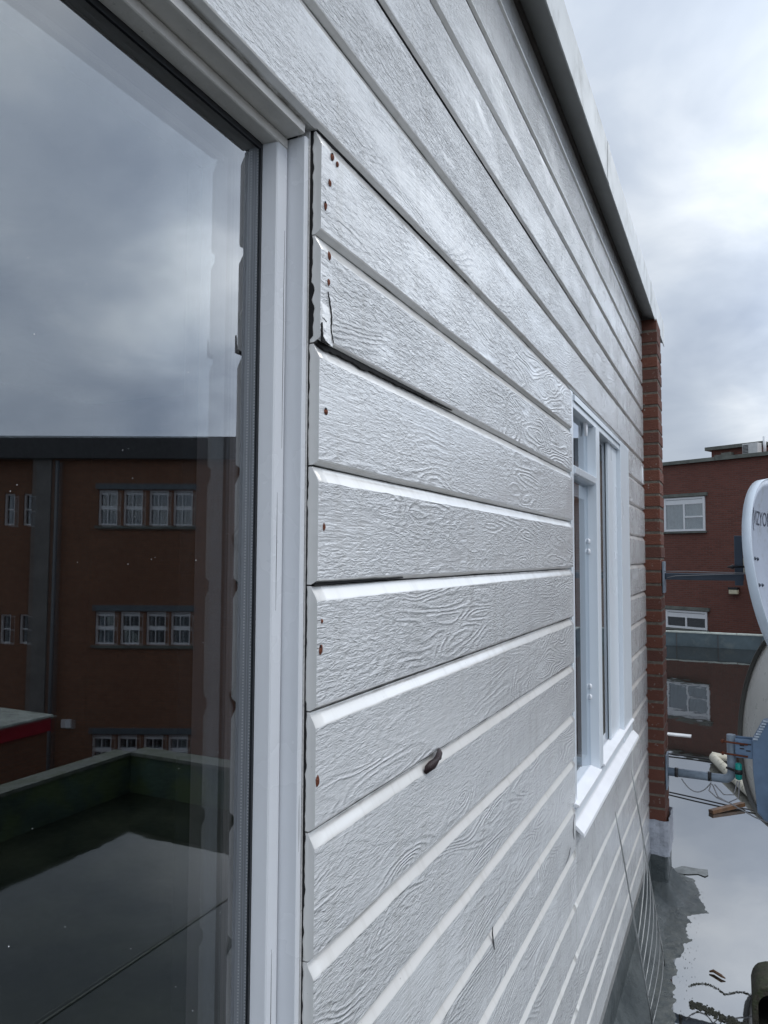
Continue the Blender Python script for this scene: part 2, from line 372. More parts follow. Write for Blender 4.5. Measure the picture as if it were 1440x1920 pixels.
# roof edge: shadow board, sloping soffit and metal fascia
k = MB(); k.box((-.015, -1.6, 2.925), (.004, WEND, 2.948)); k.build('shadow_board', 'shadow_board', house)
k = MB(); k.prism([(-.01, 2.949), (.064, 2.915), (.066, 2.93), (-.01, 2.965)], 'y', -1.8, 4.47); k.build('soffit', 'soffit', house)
k = MB(); k.prism([(.0645, 2.905), (.069, 2.903), (.0715, 3.03), (.03, 3.05), (.03, 3.04), (.066, 3.02)], 'y', -1.81, 4.50); k.build('fascia', 'fascia_metal', house, bevel=.0012)

for y_ in (.9, 2.4, 3.75):
    k = MB(); k.prism([(.0650, 2.904), (.0705, 2.902), (.0728, 3.031), (.067, 3.031)], 'y', y_, y_+.035); k.build('fascia_joint', 'fascia_metal', house)
# brick wall end beside the boards
core = MB(); core.box((-.25, WEND+.0015, .30), (.0722, 4.191, 2.915)); core.build('mortar_core', 'mortar', house)
k = MB(); zrow = .305; row = 0
while zrow < 2.86:
    hgt = .0535
    def bk(x0, y0, x1, y1):
        j = lambda a: rnd.uniform(-a, a)
        q = .0015; dx = j(.0018); dy = j(.0022); z0 = zrow+j(q); z1 = zrow+hgt+j(q)
        k.box((x0+j(q), y0+dy, z0), (x1+dx, y1+j(q), z1), rnd.choice([0, .1, .2, .5, 1, .8, .3]))
    if row % 2 == 0: bk(-.145, WEND-.002, .075, 4.092); bk(-.03, 4.103, .075, 4.196)
    else: bk(-.035, WEND-.002, .075, 4.196); bk(-.145, WEND-.002, -.046, 4.1)
    zrow += .0655; row += 1
k.build('brick_pier', 'brick', house, bevel=.003, label='narrow red brick wall end with weathered mortar joints')
# crumpled lead flashing and bitumen upstand round the foot of the brick
k = MB(); seg = []
path = [(-.02, 3.970), (.0, 3.972), (.02, 3.970), (.045, 3.973), (.070, 3.968), (.088, 3.972), (.0925, 3.99), (.090, 4.03), (.094, 4.08), (.090, 4.14), (.092, 4.21), (.06, 4.216), (-.02, 4.214)]
for i, (x, y) in enumerate(path):
    seg.append(k.verts([(x+.004*nz(i*1.7, z*30, 2), y-.004*nz(i*2.3, z*31, 7), z+(.014*nz(i*3.3, 1) if z in (.205, .375) else 0)) for z in (.205, .23, .26, .29, .33, .375)]))
for A, B in zip(seg, seg[1:]):
    for q in range(5): k.face((A[q], B[q], B[q+1], A[q+1]))
o = k.build('lead_flashing', 'lead_flashing', house); md = o.modifiers.new('s', 'SOLIDIFY'); md.thickness = .003
k = MB(); k.box((-.2, 3.975, -.05), (.083, 4.205, .235)); k.build('pier_upstand', 'felt', house, bevel=.012)
k = MB(); k.prism([(-.2, -.05), (.006, -.05), (.006, .150), (-.003, .212), (-.2, .212)], 'y', -1.6, WEND-.01); k.build('base_upstand', 'felt', house)
k = MB(); k.prism([(-.003, .2125), (.004, .203), (.005, .2065), (-.003, .2155)], 'y', -1.6, WEND-.015); k.build('drip_edge', 'wire', house)

# old paint cracks, rot gap, sealant
def ribbon(name, pts, mat, th=.0006, **p):
    """pts: (x,y,z,width) upright ribbon facing the street, its width running along y"""
    k = MB(); rows = []
    for (x, y, z, wd) in pts: rows.append(k.verts([(x, y-wd/2, z), (x, y+wd/2, z), (x-th, y+wd/2, z), (x-th, y-wd/2, z)]))
    for A, B in zip(rows, rows[1:]):
        for q in range(4): k.face((A[q], A[(q+1) % 4], B[(q+1) % 4], B[q]))
    k.face(rows[0][::-1]); k.face(rows[-1]); return k.build(name, mat, house, **p)
k = MB(); A = None; z = .95
while z < 2.172:
    wide = .0036 if z > 1.93 else (.0026 if 1.30 < z < 1.52 else .0015)
    if 1.93 < z < 1.99: wide = .0058
    cxx = -.0150+.0014*nz(z*14, 3)+.0013*nz(z*90, 5); wd = wide*(1+.5*nz(z*90, 8))+.0002
    B = k.verts([(cxx-.0003, .7069+.0002, z), (cxx+wd, .7069+.0002, z), (cxx+wd, .7069+.0012, z), (cxx-.0003, .7069+.0012, z)])
    if A:
        for q in range(4): k.face((A[q], A[(q+1) % 4], B[(q+1) % 4], B[q]))
    A = B; z += .0035
k.build('sealant_crack', 'dark_gap', house)
k = MB(); k.prism([(-.030, .7035), (-.0150, .7047), (-.0146, .7068), (-.030, .7075)], 'z', .9, 2.172); k.build('caulk', 'caulk', house)
for zl, y1_, w0, yy0 in ((1.9215, 1.15, .0052, BY), (1.647, .95, .0016, BY), (2.171, 1.5, .0019, BY), (2.439, 2.9, .0022, .35), (2.703, 3.2, .0018, .8)):
    k = MB(); A = None; n = int((y1_-yy0)/.006)
    for i in range(n+1):
        y = yy0+(y1_-yy0)*i/n; wd = w0*(1-i/n)**.8*(1+.7*nz(y*60, zl*9)+.3*nz(y*200, 4))-.0012*(i/n)
        x0 = -.0035 if zl < 2.0 else -.0065
        B = k.verts([(x0, y, zl+.0035), (x0, y, zl+.0015-wd), (x0-.006, y, zl+.0015-wd), (x0-.006, y, zl+.0035)])
        if A:
            for q in range(4): k.face((A[q], A[(q+1) % 4], B[(q+1) % 4], B[q]))
        A = B
    k.build('rot_gap', 'dark_gap', house)
def hair(pts, w0=.0009):
    k = MB(); A = None; P = []
    for a, b in zip(pts, pts[1:]):
        for i in range(6): P.append((a[0]+(b[0]-a[0])*i/6, a[1]+(b[1]-a[1])*i/6))
    P.append(pts[-1])
    for i, (y, z) in enumerate(P):
        s_ = math.sin(math.pi*i/(len(P)-1)); y += .0012*nz(i*.9, pts[0][0]*50); z += .0010*nz(i*.7, 5, pts[0][1]*9); wd = w0*(.25+s_)
        B = k.verts([(.0013, y-wd, z), (.0013, y+wd, z), (.0003, y+wd, z), (.0003, y-wd, z)])
        if A:
            for q in range(4): k.face((A[q], A[(q+1) % 4], B[(q+1) % 4], B[q]))
        A = B
    k.build('paint_crack', 'dark_gap', house)
hair([(.724, 1.985), (.728, 1.975), (.733, 1.958), (.732, 1.942), (.738, 1.928)])
hair([(.712, 1.951), (.717, 1.950), (.721, 1.948)], .0007)
hair([(1.36, .955), (1.352, .975), (1.347, .99), (1.35, 1.0)], .0018)
hair([(2.10, .905), (2.09, .93), (2.095, .955), (2.11, .97)], .0015)
hair([(2.05, .90), (2.03, .885), (1.99, .88)], .0012)
# blistered, peeling paint at the rotten lower corner of the second board
k = MB(); G = []
for j in range(19):
    z = 1.9235+.046*j/18; row = []
    for i in range(15):
        y = .7082+.030*i/14; e1 = min(1, i/2, (14-i)/3.5, (18-j)/4)*(1-.75*min(1, max(0, (y-.715)/.02+(z-1.945)/.03)))
        x = .0002+max(0, e1)*(.0022*abs(nz(y*150, z*90, 1))+.0016*abs(nz(y*380, z*260, 3)))-(.0005 if e1 <= 0 else 0)
        row.append((x, y, z))
    G.append(k.verts(row))
for A, B in zip(G, G[1:]):
    for i in range(14): k.face((A[i], A[i+1], B[i+1], B[i]), 0, .4, True)
k.build('peeling_paint', 'board_paint', house)
k = MB(); pts_ = [(.7078, 1.9225), (.7078, 1.944), (.7086, 1.939), (.7085, 1.934), (.7098, 1.931), (.7095, 1.9285), (.7130, 1.9262), (.7150, 1.9245), (.7260, 1.9225)]
k.prism(pts_, 'x', .0012, .0036); k.build('rot_hole', 'dark_gap', house)
# rusty nail heads along the board ends
def blob(name, mat, c, ry, rz, h, seed, parent, seg=9, **p):
    k = MB(); top = k.verts([(c[0]+h, c[1], c[2])]); r1 = []; r2 = []
    for i in range(seg):
        a = 2*math.pi*i/seg; q = 1+.35*nz(i*1.9, seed)
        r1.append((c[0]+h*.7, c[1]+.6*ry*q*math.cos(a), c[2]+.6*rz*q*math.sin(a))); r2.append((c[0]-.0006, c[1]+ry*q*math.cos(a), c[2]+rz*q*math.sin(a)))
    i1 = k.verts(r1); i2 = k.verts(r2)
    for i in range(seg):
        j = (i+1) % seg; k.face((top[0], i1[i], i1[j]), 0, 0, True); k.face((i1[i], i2[i], i2[j], i1[j]), 0, 0, True)
    return k.build(name, mat, parent, **p)
for i, (y, z, ry, rz) in enumerate([(.7322, 2.1496, .0030, .0036), (.7438, 2.1469, .0022, .0030), (.7265, 2.1158, .0022, .0036), (.7172, 2.0841, .0022, .0042), (.7269, 2.0284, .0028, .0042), (.7262, 1.9965, .0020, .0035),
        (.723, 1.8447, .0028, .0036), (.7207, 1.7128, .0020, .0036), (.718, 1.607, .0012, .0022), (.7163, 1.5759, .0028, .0050), (.7122, 1.4332, .0028, .0052)]):
    blob('nail_head', 'rust', (.0008, y, z), ry*1.35, rz*1.3, .0011, i*7.7, house)
    if i % 3 == 0: blob('nail_head', 'dark_gap', (.0010, y-.0012, z+.003), ry*.5, rz*.5, .0010, i*3.1, house)

# ---------------------------------------------------------------- near window
WZ0 = .90
fr = MB(); HY0 = -1.35
# jamb (plan profile) : outer frame, rebate and glazing bead; the head repeats it overhead
fr.prism([(-.13, .7035), (XF-.001, .7035), (XF, .7027), (XF, Y1+.0012), (XF-.0012, Y1), (XB, Y1-.0005), (-.13, Y1-.0005)], 'z', WZ0, 2.1600)
near = fr.build('window', 'frame_paint', house, label='large fixed window with white painted frame and reflecting glass')
k = MB(); k.prism([(-.13, HY0+.03), (XF, HY0+.03), (XF, HY0), (-.13, HY0)], 'z', WZ0, 2.188); k.build('jamb', 'frame_paint', near)
bd = MB(); bd.prism([(XB-.0003, Y1-.0022), (XB+.0002, Y1-.003), (XB+.0002, Y2+.0012), (XB-.0015, Y2), (XG+.0008, Y2-.0028), (XG+.0008, Y1-.0022)], 'z', WZ0, 2.1470)
bd.build('glazing_bead', 'frame_paint', near)
hd = MB()
hd.prism([(-.13, 2.1605), (XF-.001, 2.1605), (XF+.001, 2.1615), (XF+.002, 2.190), (-.03, 2.1935), (-.13, 2.1935)], 'y', HY0+.031, .6925)
hd.build('head_rail', 'frame_paint_old', near)
hb = MB(); hb.prism([(XB-.0003, 2.1600), (XB+.0002, 2.1590), (XB+.0002, 2.1492), (XB-.0012, 2.1482), (XG+.0008, 2.1472), (XG+.0008, 2.1600)], 'y', HY0+.031, Y1-.0025)
hb.build('head_bead', 'frame_paint_old', near)
k = MB(); k.box((XG-.0005, Y2-.006, WZ0), (XG+.0006, Y2+.0, 2.1465)); k.box((XG-.0005, HY0+.03, 2.140), (XG+.0006, Y2-.006, 2.1472))
k.build('gasket', 'rubber', near)
k = MB(); k.box((-.13, HY0, WZ0-.04), (-.004, .7035, WZ0-.0005)); k.build('bottom_rail', 'frame_paint', near)
def sheet(x, y0, y1, z0, z1, name, mat, parent):
    k = MB(); i = k.verts([(x, y0, z0), (x, y1, z0), (x, y1, z1), (x, y0, z1)]); k.face(i); return k.build(name, mat, parent)
sheet(XG-.001, HY0+.02, .690, WZ0, 2.158, 'pane', 'glass_outer', near)
k = MB(); k.face(k.verts([(XG-.021-.0030*(.690-HY0), HY0+.02, WZ0), (XG-.021, .690, WZ0), (XG-.0225, .690, 2.158), (XG-.0225-.0030*(.690-HY0), HY0+.02, 2.158)])); k.build('pane', 'glass_inner', near)
for (x_, y_, za, zb_) in ((XB+.0004, .6815, 1.62, 1.75), (XB+.0004, .6825, 1.14, 1.26), (XB+.0004, .6812, .95, 1.10), (XB+.0004, .689, 1.80, 2.05), (XF+.0001, .6985, 1.36, 1.42)):
    k = MB(); A = None; n_ = 24
    for i in range(n_+1):
        z = za+(zb_-za)*i/n_; wd = .00035*math.sin(math.pi*i/n_)+.00005; y = y_+.0008*nz(z*25, x_*900); B = k.verts([(x_, y-wd, z), (x_, y+wd, z), (x_-.0003, y+wd, z), (x_-.0003, y-wd, z)])
        if A:
            for q in range(4): k.face((A[q], A[(q+1) % 4], B[(q+1) % 4], B[q]))
        A = B
    k.build('paint_crack', 'dark_slot', near)
k = MB()
for i in range(150):
    y = rnd.uniform(-.1, .64); z = rnd.uniform(.95, 2.1); r_ = rnd.choice([.0002, .0003, .0003, .0005]); v_ = k.verts([(XG-.0006, y+r_*math.cos(a), z+r_*rnd.uniform(.7, 1.6)*math.sin(a)) for a in (0, 1.05, 2.1, 3.14, 4.2, 5.2)]); k.face(v_)
k.build('dust', 'sill_white', near, kind='stuff')
# spacer bar between the panes with two rows of perforations
t = NT('spacer'); p = t.pos(); s = t.new('ShaderNodeSeparateXYZ', {0: p})
zf = t.math('FRACT', t.math('MULTIPLY', s.outputs[2], 300.0)); d1 = t.math('LESS_THAN', zf, .45)
def near_x(x0): return t.math('LESS_THAN', t.math('ABSOLUTE', t.math('SUBTRACT', s.outputs[0], x0)), .0007)
dots = t.math('MULTIPLY', d1, t.math('MAXIMUM', near_x(XG-.0045), near_x(XG-.0135)))
gro = t.math('MAXIMUM', near_x(XG-.0075), near_x(XG-.0105))
c = t.mix(gro, (.17, .175, .19, 1), (.06, .06, .07, 1)); c = t.mix(dots, c, (.62, .62, .62, 1))
t.set(t.b, 'Base Color', c); t.set(t.b, 'Roughness', .38); t.set(t.b, 'Metallic', .35)
k = MB(); k.box((XG-.0185, Y2-.0045, WZ0), (XG-.0022, Y2+.004, 2.147)); k.build('spacer_bar', 'spacer', near)
k = MB(); k.box((XG-.0185, HY0+.03, 2.1415), (XG-.0022, Y2-.005, 2.149)); k.build('spacer_bar', 'rubber', near)
# hand-laid black sealant squeezed out beside the spacer
k = MB(); A = None; z = WZ0
while z < 2.142:
    wv = .0035+.0022*max(-1, nz(z*11, 4))+.0008*nz(z*60, 7)
    for zc_, aa in ((1.06, .006), (1.26, .006), (1.53, .008), (1.70, .006), (1.945, .006)):
        wv += aa*math.exp(-((z-zc_)/.008)**2)
    B = k.verts([(XG-.0184, Y2-.0045, z), (XG-.0184, Y2-.0045-wv, z), (XG-.0206, Y2-.0045-wv, z), (XG-.0206, Y2-.0045, z)])
    if A:
        for q in range(4): k.face((A[q], A[(q+1) % 4], B[(q+1) % 4], B[q]))
    A = B; z += .004
k.build('sealant', 'sealant', near)
k = MB(); k.box((-.125, Y2-.022, WZ0), (XG-.0235, .70, 2.16)); k.box((-.125, HY0+.03, 2.125), (XG-.038, Y2-.0225, 2.16)); k.build('inner_frame', 'inner_frame', near)

# ---------------------------------------------------------------- far window
fz0, fz1, fy0, fy1, gx = .99, 2.166, 2.133, 3.366, -.0265
k = MB()
k.box((-.12, fy0, .94), (-.004, fy0+.04, fz1)); k.box((-.12, 3.118, .94), (.0015, fy1, 2.146))
k.box((-.12, fy0+.041, 2.120), (-.003, 3.117, 2.1605)); k.prism([(-.003, 2.142), (.002, 2.139), (.002, 2.158), (-.003, 2.160)], 'y', fy0+.041, 3.37)
k.box((-.12, fy0+.041, .945), (-.006, fy1-.001, .9725))
far = k.build('window', 'window_white', house, label='white framed window with a top hopper and mullion, beyond the near boards', bevel=.0015)
k = MB(); k.box((-.12, 2.524, .988), (.0035, 2.588, 2.1195)); k.build('mullion', 'window_white', far, bevel=.0025)
k = MB(); k.prism([(-.10, 1.916), (-.006, 1.921), (.001, 1.926), (.004, 1.945), (-.008, 1.952), (-.10, 1.956)], 'y', fy0+.041, 2.5235); k.build('transom', 'window_white', far, bevel=.0015)
sheet(gx, fy0+.03, 2.53, .98, 1.925, 'pane', 'glass_far', far); sheet(gx, fy0+.03, 2.53, 1.95, 2.125, 'pane', 'glass_far', far); sheet(gx-.001, 2.58, 3.125, .98, 2.125, 'pane', 'glass_far', far)
k = MB(); k.box((-.060, 2.175, .99), (gx-.004, 2.215, 2.12)); k.box((-.060, 2.48, .99), (gx-.004, 2.523, 2.12)); k.box((-.060, 2.216, .99), (gx-.004, 2.479, 1.04)); k.box((-.060, 2.216, 1.87), (gx-.004, 2.479, 1.91)); k.build('casement', 'window_white', far)
for z in (1.7329, 1.6992, 1.2546, 1.22):
    k = MB(); k.tube([(gx+.001, 2.512, z-.009), (gx+.004, 2.512, z-.005), (gx+.004, 2.512, z+.005), (gx+.001, 2.512, z+.009)], [.002, .0045, .0045, .002], 8); k.build('hinge', 'sill_white', far)
k = MB(); k.prism([(2.43, 2.121), (2.475, 2.121), (2.455, 2.078), (2.448, 2.078)], 'x', -.022, -.014); k.build('stay', 'sill_white', far)
k = MB(); k.tube([(gx+.002, 2.2, 2.035), (gx+.004, 2.2, 2.03), (gx+.004, 2.2, 2.01), (gx+.002, 2.2, 2.005)], [.002, .005, .005, .002]); k.build('latch', 'sill_white', far)
for a, b in ((fy0+.002, 2.5235), (2.5885, fy1)):
    k = MB(); k.prism([(-.03, .9985), (.009, .9875), (.0095, .9815), (.006, .980), (-.03, .975)], 'y', a, b); k.build('inner_sill', 'sill_white', far, bevel=.001)
k = MB(); k.prism([(-.005, .9445), (-.002, .9345), (.022, .9120), (.0235, .9030), (.0205, .8995), (.018, .9045), (-.005, .922)], 'y', 2.1325, 3.402); k.build('outer_sill', 'sill_white', far, bevel=.001)
k = MB(); k.box((-.0045, 2.135, .945), (-.001, 3.366, .975)); k.build('sill_board', 'window_white', far)
k = MB(); k.box((gx+.0005, 2.90, .999), (-.016, 3.1175, 2.1195)); k.build('stile', 'window_white', far, bevel=.0015)
k = MB(); k.tube([(gx-.003, 2.60+.00*i, 1.2+.9*i/9) for i in range(10)], .0015); k.build('blind_cord', 'black_plastic', far)
# folds of a blind behind the right light
k = MB(); A = None
for i in range(60):
    y = 2.6+.5*i/59; x = -.05+.008*math.sin(i*1.3); B = k.verts([(x, y, .95), (x, y, 2.13)])
    if A: k.face((A[0], B[0], B[1], A[1]), 0, 0, True)
    A = B
k.build('blind', 'curtain', far)
# flaking paint strip near the brick
blob('paint_flake', 'sill_white', (.001, 3.90, 2.10), .012, .05, .004, 5, house)

# ================================================================ roof, water, kerb
def foot(x, y):
    """distance from the foot of the building"""
    dx = max(0, x-.006); dy = max(0, y-3.97); d = math.hypot(dx, dy)
    if y > 3.97: d = math.hypot(dx, dy)
    px = max(0, x-.083, -.2-x); py = max(0, 3.975-y, y-4.205)
    return min(d if y <= 3.97 or x < .01 and y < 3.98 else 9, math.hypot(px, py)) if y <= 3.98 else math.hypot(max(0, x-.083), max(0, y-4.205))
k = MB(); nx, ny = 60, 220; grid = []
for j in range(ny+1):
    y = 1.6+3.6*j/ny; rowv = []
    for i in range(nx+1):
        x = -.05+.55*i/nx; d = foot(x, y)
        ww = .175+.05*nz(y*1.7, 2)+.02*nz(y*9, 4)+.012*nz(x*30, y*30)-.07*max(0, min(1, (y-3.9)/.3))
        z = .072*max(0, 1-d/.09)**1.6+.0050*(ww-d)/.1+.0011*nz(x*16, y*16, 3)+.0006*nz(x*60, y*60, 5)*(1 if d < .3 else .4)
        edge = min(1, (x+.05)/.02, (.5-x)/.06, (y-1.6)/.1, (5.2-y)/.1)
        z = max(z, -.03) if d < .35 else -.0100
        z = z*max(0, edge)+(-.010)*(1-max(0, edge)); rowv.append((x, y, z))
    grid.append(k.verts(rowv))
for A, B in zip(grid, grid[1:]):
    for i in range(nx): k.face((A[i], A[i+1], B[i+1], B[i]), 0, 0, True)
k.build('roof_edge_strip', 'felt', None, kind='structure')
k = MB(); k.face(k.verts([(-8, -8, -.012), (3.4, -8, -.012), (3.4, 4.1, -.012), (2.4, 4.1, -.012), (2.4, 15.2, -.012), (-8, 15.2, -.012)]))
k.build('flat_roof', 'bitumen', None, kind='structure')
k = MB(); k.face(k.verts([(-7.9, -7.9, -.004), (3.39, -7.9, -.004), (3.39, 4.05, -.004), (2.39, 4.05, -.004), (2.39, 15.19, -.004), (-7.9, 15.19, -.004)]))
k.build('wet_roof', 'wet_felt', None, kind='structure')
k = MB(); bl = [(-.05, 15.19), (-7.9, 15.19), (-7.9, 4.5), (-.05, 4.5), (-.05, 2.2)]
for i in range(60): q = i/59; bl.append((-.05+1.3*q+.05*nz(q*20, 3), 2.2+.4*q+.12*nz(q*9, 1)))
for i in range(60): q = i/59; bl.append((1.25+.10*nz(q*14, 6)+(1.13*max(0, q*1.9-.9)), 2.6+1.9*q))
bl += [(2.38, 4.6), (2.38, 15.19)]; k.face(k.verts([(a, b, 0) for a, b in bl[::-1]])); k.build('water', 'water', None, kind='structure')
k = MB(); k.box((-8, -8, -9), (3.4, 4.1, -.02)); k.box((-8, 4.1, -9), (2.4, 15.2, -.02)); o = k.build('lower_building', 'brick_far', None, label='brick block below the wet flat roof', category='building')
k = MB(); k.face(k.verts([(-900, -900, -9), (900, -900, -9), (900, 900, -9), (-900, 900, -9)])); k.build('ground', 'street', None, kind='structure')

def parapet(name, x0, y0, x1, y1, body, label, caps=None):
    a = Vector((x0, y0, 0)); b = Vector((x1, y1, 0)); d = (b-a).normalized(); n = Vector((-d.y, d.x, 0)); ln = (b-a).length
    e_ = empty(name, (x0, y0, 0), label, 'parapet')
    T = Matrix(((d.x, n.x, 0, x0), (d.y, n.y, 0, y0), (0, 0, 1, 0), (0, 0, 0, 1)))
    k = MB(); k.box((0, 0, -.01), (ln, .12, .255), T=T); k.build('panel', body, e_)
    k = MB(); s_ = 0
    while s_ < ln: k.box((s_, -.012, .256), (min(ln, s_+1.2)-.006, .14, .279), T=T); s_ += 1.2
    k.build('coping', 'pale_cap' if body == 'parapet_blue' else 'mossy_cap', e_)
    s_ = .15
    while s_ < ln and x1-x0 > 5:
        k = MB(); k.box((s_, -.008, .0), (s_+.016, -.001, .254), T=T); k.build('seam', 'fascia_dark', e_); s_ += .72
    e_['group'] = 'low parapets round the flat roof'
parapet('parapet', -8, 15.2, 2.4, 15.2, 'parapet_blue', 'low blue grey parapet with pale coping at the far end of the flooded roof')
parapet('parapet', 3.4, 4.05, 3.4, -8.0, 'parapet_green', 'mossy low parapet running beside the roof, seen only mirrored in the near window')
parapet('parapet', 2.4, 4.05, 3.4, 4.05, 'parapet_green', 'short mossy parapet turning the roof corner, mirrored in the near window')
parapet('parapet', 2.4, 15.2, 2.4, 4.26, 'parapet_blue', 'long side parapet of the far part of the roof, out of direct sight')
k = MB(); k.box((1.752, -3, -.0035), (1.760, 3.3, .001)); k.build('roof_seam', 'mossy_cap', None, kind='structure')

# ================================================================ far brick building (local axes u, depth, z)
ANG = math.atan2(-.438, .899)
def facade_window(parent, u0, u1, z0, z1, style, pane_mat='curtain', lintel=True, depth=.05):
    f_ = MB(); t_ = .07 if style != 'sash' else .045
    f_.box((u0, -depth, z0), (u0+t_, .02, z1)); f_.box((u1-t_, -depth, z0), (u1, .02, z1)); f_.box((u0+t_, -depth, z0), (u1-t_, .02, z0+t_)); f_.box((u0+t_, -depth, z1-t_), (u1-t_, .02, z1))
    um = (u0+u1)/2
    if style == 'split':
        f_.box((u0+t_, -depth+.01, z1-.24), (u1-t_, .02, z1-t_-.02)); f_.box((um-.03, -depth+.004, z0+t_), (um+.03, .02, z1-.24))
        f_.box((um+.03, -depth+.008, (z0+z1)/2-.12), (u1-t_, .02, (z0+z1)/2-.07))
    elif style == 'twin':
        f_.box((u0+t_, -depth+.01, z1-.24), (u1-t_, .02, z1-t_-.02)); f_.box((um-.03, -depth+.004, z0+t_), (um+.03, .02, z1-.24))
    elif style == 'sash':
        zm = (z0+z1)/2; f_.box((u0+t_, -depth+.006, zm-.05), (u1-t_, .02, zm+.05)); f_.box((u0+t_, -depth+.006, z1-.11), (u1-t_, .02, z1-t_-.01))
        f_.box((um-.01, -depth+.012, z0+t_), (um+.01, .02, z1-.11))
    w_ = f_.build('window', 'upvc', parent)
    g = MB(); g.box((u0+.02, -depth+.03, z0+.02), (u1-.02, -depth+.034, z1-.02)); g.build('pane', 'glass_far', w_)
    g = MB()
    if pane_mat == 'curtain':
        A = None
        for i in range(41):
            u = u0+.03+(u1-u0-.06)*i/40; y = .03+.018*math.sin(i*1.7); B = g.verts([(u, y, z0+.03), (u, y, z1-.03)])
            if A: g.face((A[0], B[0], B[1], A[1]), 0, 0, True)
            A = B
        g.build('curtain', 'curtain', w_)
    else:
        g.box((u0+.03, .03, z0+.03), (u1-.03, .04, z1-.03)); g.build('dark_room', 'room_far', w_)
    if lintel:
        g = MB(); g.box((u0-.09, -.09, z1+.02), (u1+.09, .0, z1+.13)); g.build('lintel', 'stone_coping', w_)
    g = MB(); g.box((u0-.05, -.08, z0-.07), (u1+.05, .0, z0-.012)); g.build('sill', 'stone_coping', w_)
    return w_
apt = empty('brick_building', (-1.9, 27.8, 0), 'red brick apartment block with white windows behind the flooded roof', 'building', ANG, local=True)
def wall_with_holes(u0, u1, z0, z1, holes, y0=0.0, y1=.3):
    k = MB(); us = sorted({u0, u1, *[h[0] for h in holes], *[h[1] for h in holes]}); zs = sorted({z0, z1, *[h[2] for h in holes], *[h[3] for h in holes]})
    for a, b in zip(us, us[1:]):
        run = None
        for c, d in zip(zs, zs[1:]):
            hole = any(h[0] <= (a+b)/2 <= h[1] and h[2] <= (c+d)/2 <= h[3] for h in holes)
            if not hole: k.box((a, y0, c), (b, y1, d))
    return k
holes = []
for i in (-3, -2, -1, 0, 1, 2, 3):
    for zz in ((2.595, 3.765), (-.745, -.13), (-4.4, -3.3), (-7.4, -6.3)):
        uu0 = .07+i*4.6; holes.append((uu0, uu0+1.5, zz[0], zz[1]))
wall_with_holes(-14, 18, -9, 4.93, holes).build('wall', 'brick_far', apt)
for hI, h_ in enumerate(holes):
    top = h_[3] > 3; facade_window(apt, *h_, 'split' if top else 'twin', 'curtain' if top else 'dark')
k = MB(); k.box((-14, .301, -9), (18, 9, 4.9)); k.build('rear_block', 'brick_far', apt)
k = MB(); s_ = -14
while s_ < 18: k.box((s_, -.12, 4.931), (s_+1.99, .34, 5.05)); s_ += 2
k.build('coping', 'stone_coping', apt)
k = MB(); k.box((1.15, 1.3, 4.91), (2.98, 4, 5.48)); k.box((3.3, 1.3, 4.91), (9, 4, 5.52)); k.build('roof_house', 'brick_far', apt)
k = MB(); k.box((.98, 1.15, 5.481), (3.02, 4.1, 5.60)); k.box((3.24, 1.15, 5.521), (9.1, 4.1, 5.64)); k.build('roof_house_slab', 'stone_coping', apt)
k = MB(); k.box((1.35, 1.1, 4.91), (1.62, 1.29, 5.28)); k.box((1.62, 1.05, 4.91), (1.95, 1.29, 5.33)); k.build('vent_box', 'stone_coping', apt)
k = MB(); k.tube([(3.17, .9, 5.05), (3.17, .9, 5.7)], .05, 10); k.build('flue', 'upvc', apt)
# AC unit, lamp: things of their own
rotA = Matrix.Translation((-1.9, 27.8, 0)) @ Matrix.Rotation(ANG, 4, 'Z')
q = rotA @ Vector((2.62, .5, 5.05)); ac = empty('air_conditioner', q, 'white air conditioning unit with slatted side on the brick roof', 'air conditioner', ANG, local=True)
k = MB(); k.box((0, 0, .03), (.50, .3, .42)); k.build('casing', 'ac_white', ac, bevel=.01)
k = MB()
for i in range(7): k.box((.02, -.012, .07+i*.046), (.20, -.002, .095+i*.046))
k.build('grille', 'dark_slot', ac)
k = MB(); k.box((.03, .02, -.04), (.07, .28, .029)); k.box((.43, .02, -.04), (.47, .28, .029)); k.build('foot', 'dark_slot', ac)
q = rotA @ Vector((2.52, -.02, .56)); lp = empty('wall_lamp', q, 'small cream bulkhead lamp on the far brick wall', 'lamp', ANG, local=True)
k = MB(); k.box((-.16, -.16, .10), (.16, 0, .17)); k.build('hood', 'black_plastic', lp, bevel=.01)
k = MB(); k.box((-.15, -.14, -.06), (.15, -.01, .099)); k.build('lamp_glass', 'lamp_glass', lp, bevel=.03)

# ================================================================ building seen in the reflection
ANG2 = math.atan2(.43, -.903)
off = empty('brick_building', (15.65, 12.06, 0), 'dark brick block with rows of four sash windows, mirrored in the near window', 'building', ANG2, local=True)
# local +u runs away to the left; outward side faces the camera (+depth axis is local y = outward)
holes = []
for zz in ((2.40, 3.26), (-.47, .318), (-3.35, -2.60), (-6.3, -5.5)):
    for g in (0, 4.15, -7.5):
        for uw in (2.452, 3.06, 3.685, 4.275): holes.append((uw+g, uw+g+.47, zz[0], zz[1]))
    for uw in (.10, .57, -1.4, -1.9): holes.append((uw-.0, uw+.26, zz[0]-.01, zz[1]-.09))
def flip(o): pass
k = MB(); us = None
wall_with_holes(1.30, 16, -9, 4.02, [h for h in holes if h[0] > 1.3], -.3, 0.0).build('wall', 'brick_reflected', off)
wall_with_holes(-12, .82+.03, -9, 4.02, [h for h in holes if h[1] < .85], -.42, -.12).build('wall', 'brick_reflected', off)
k = MB(); k.box((-12, -8, -9), (16, -.76, 4.0)); k.build('rear_block', 'brick_reflected', off)
k = MB(); k.box((.85, -.5, -9), (1.30, .04, 4.02)); k.build('pilaster', 'pilaster', off)
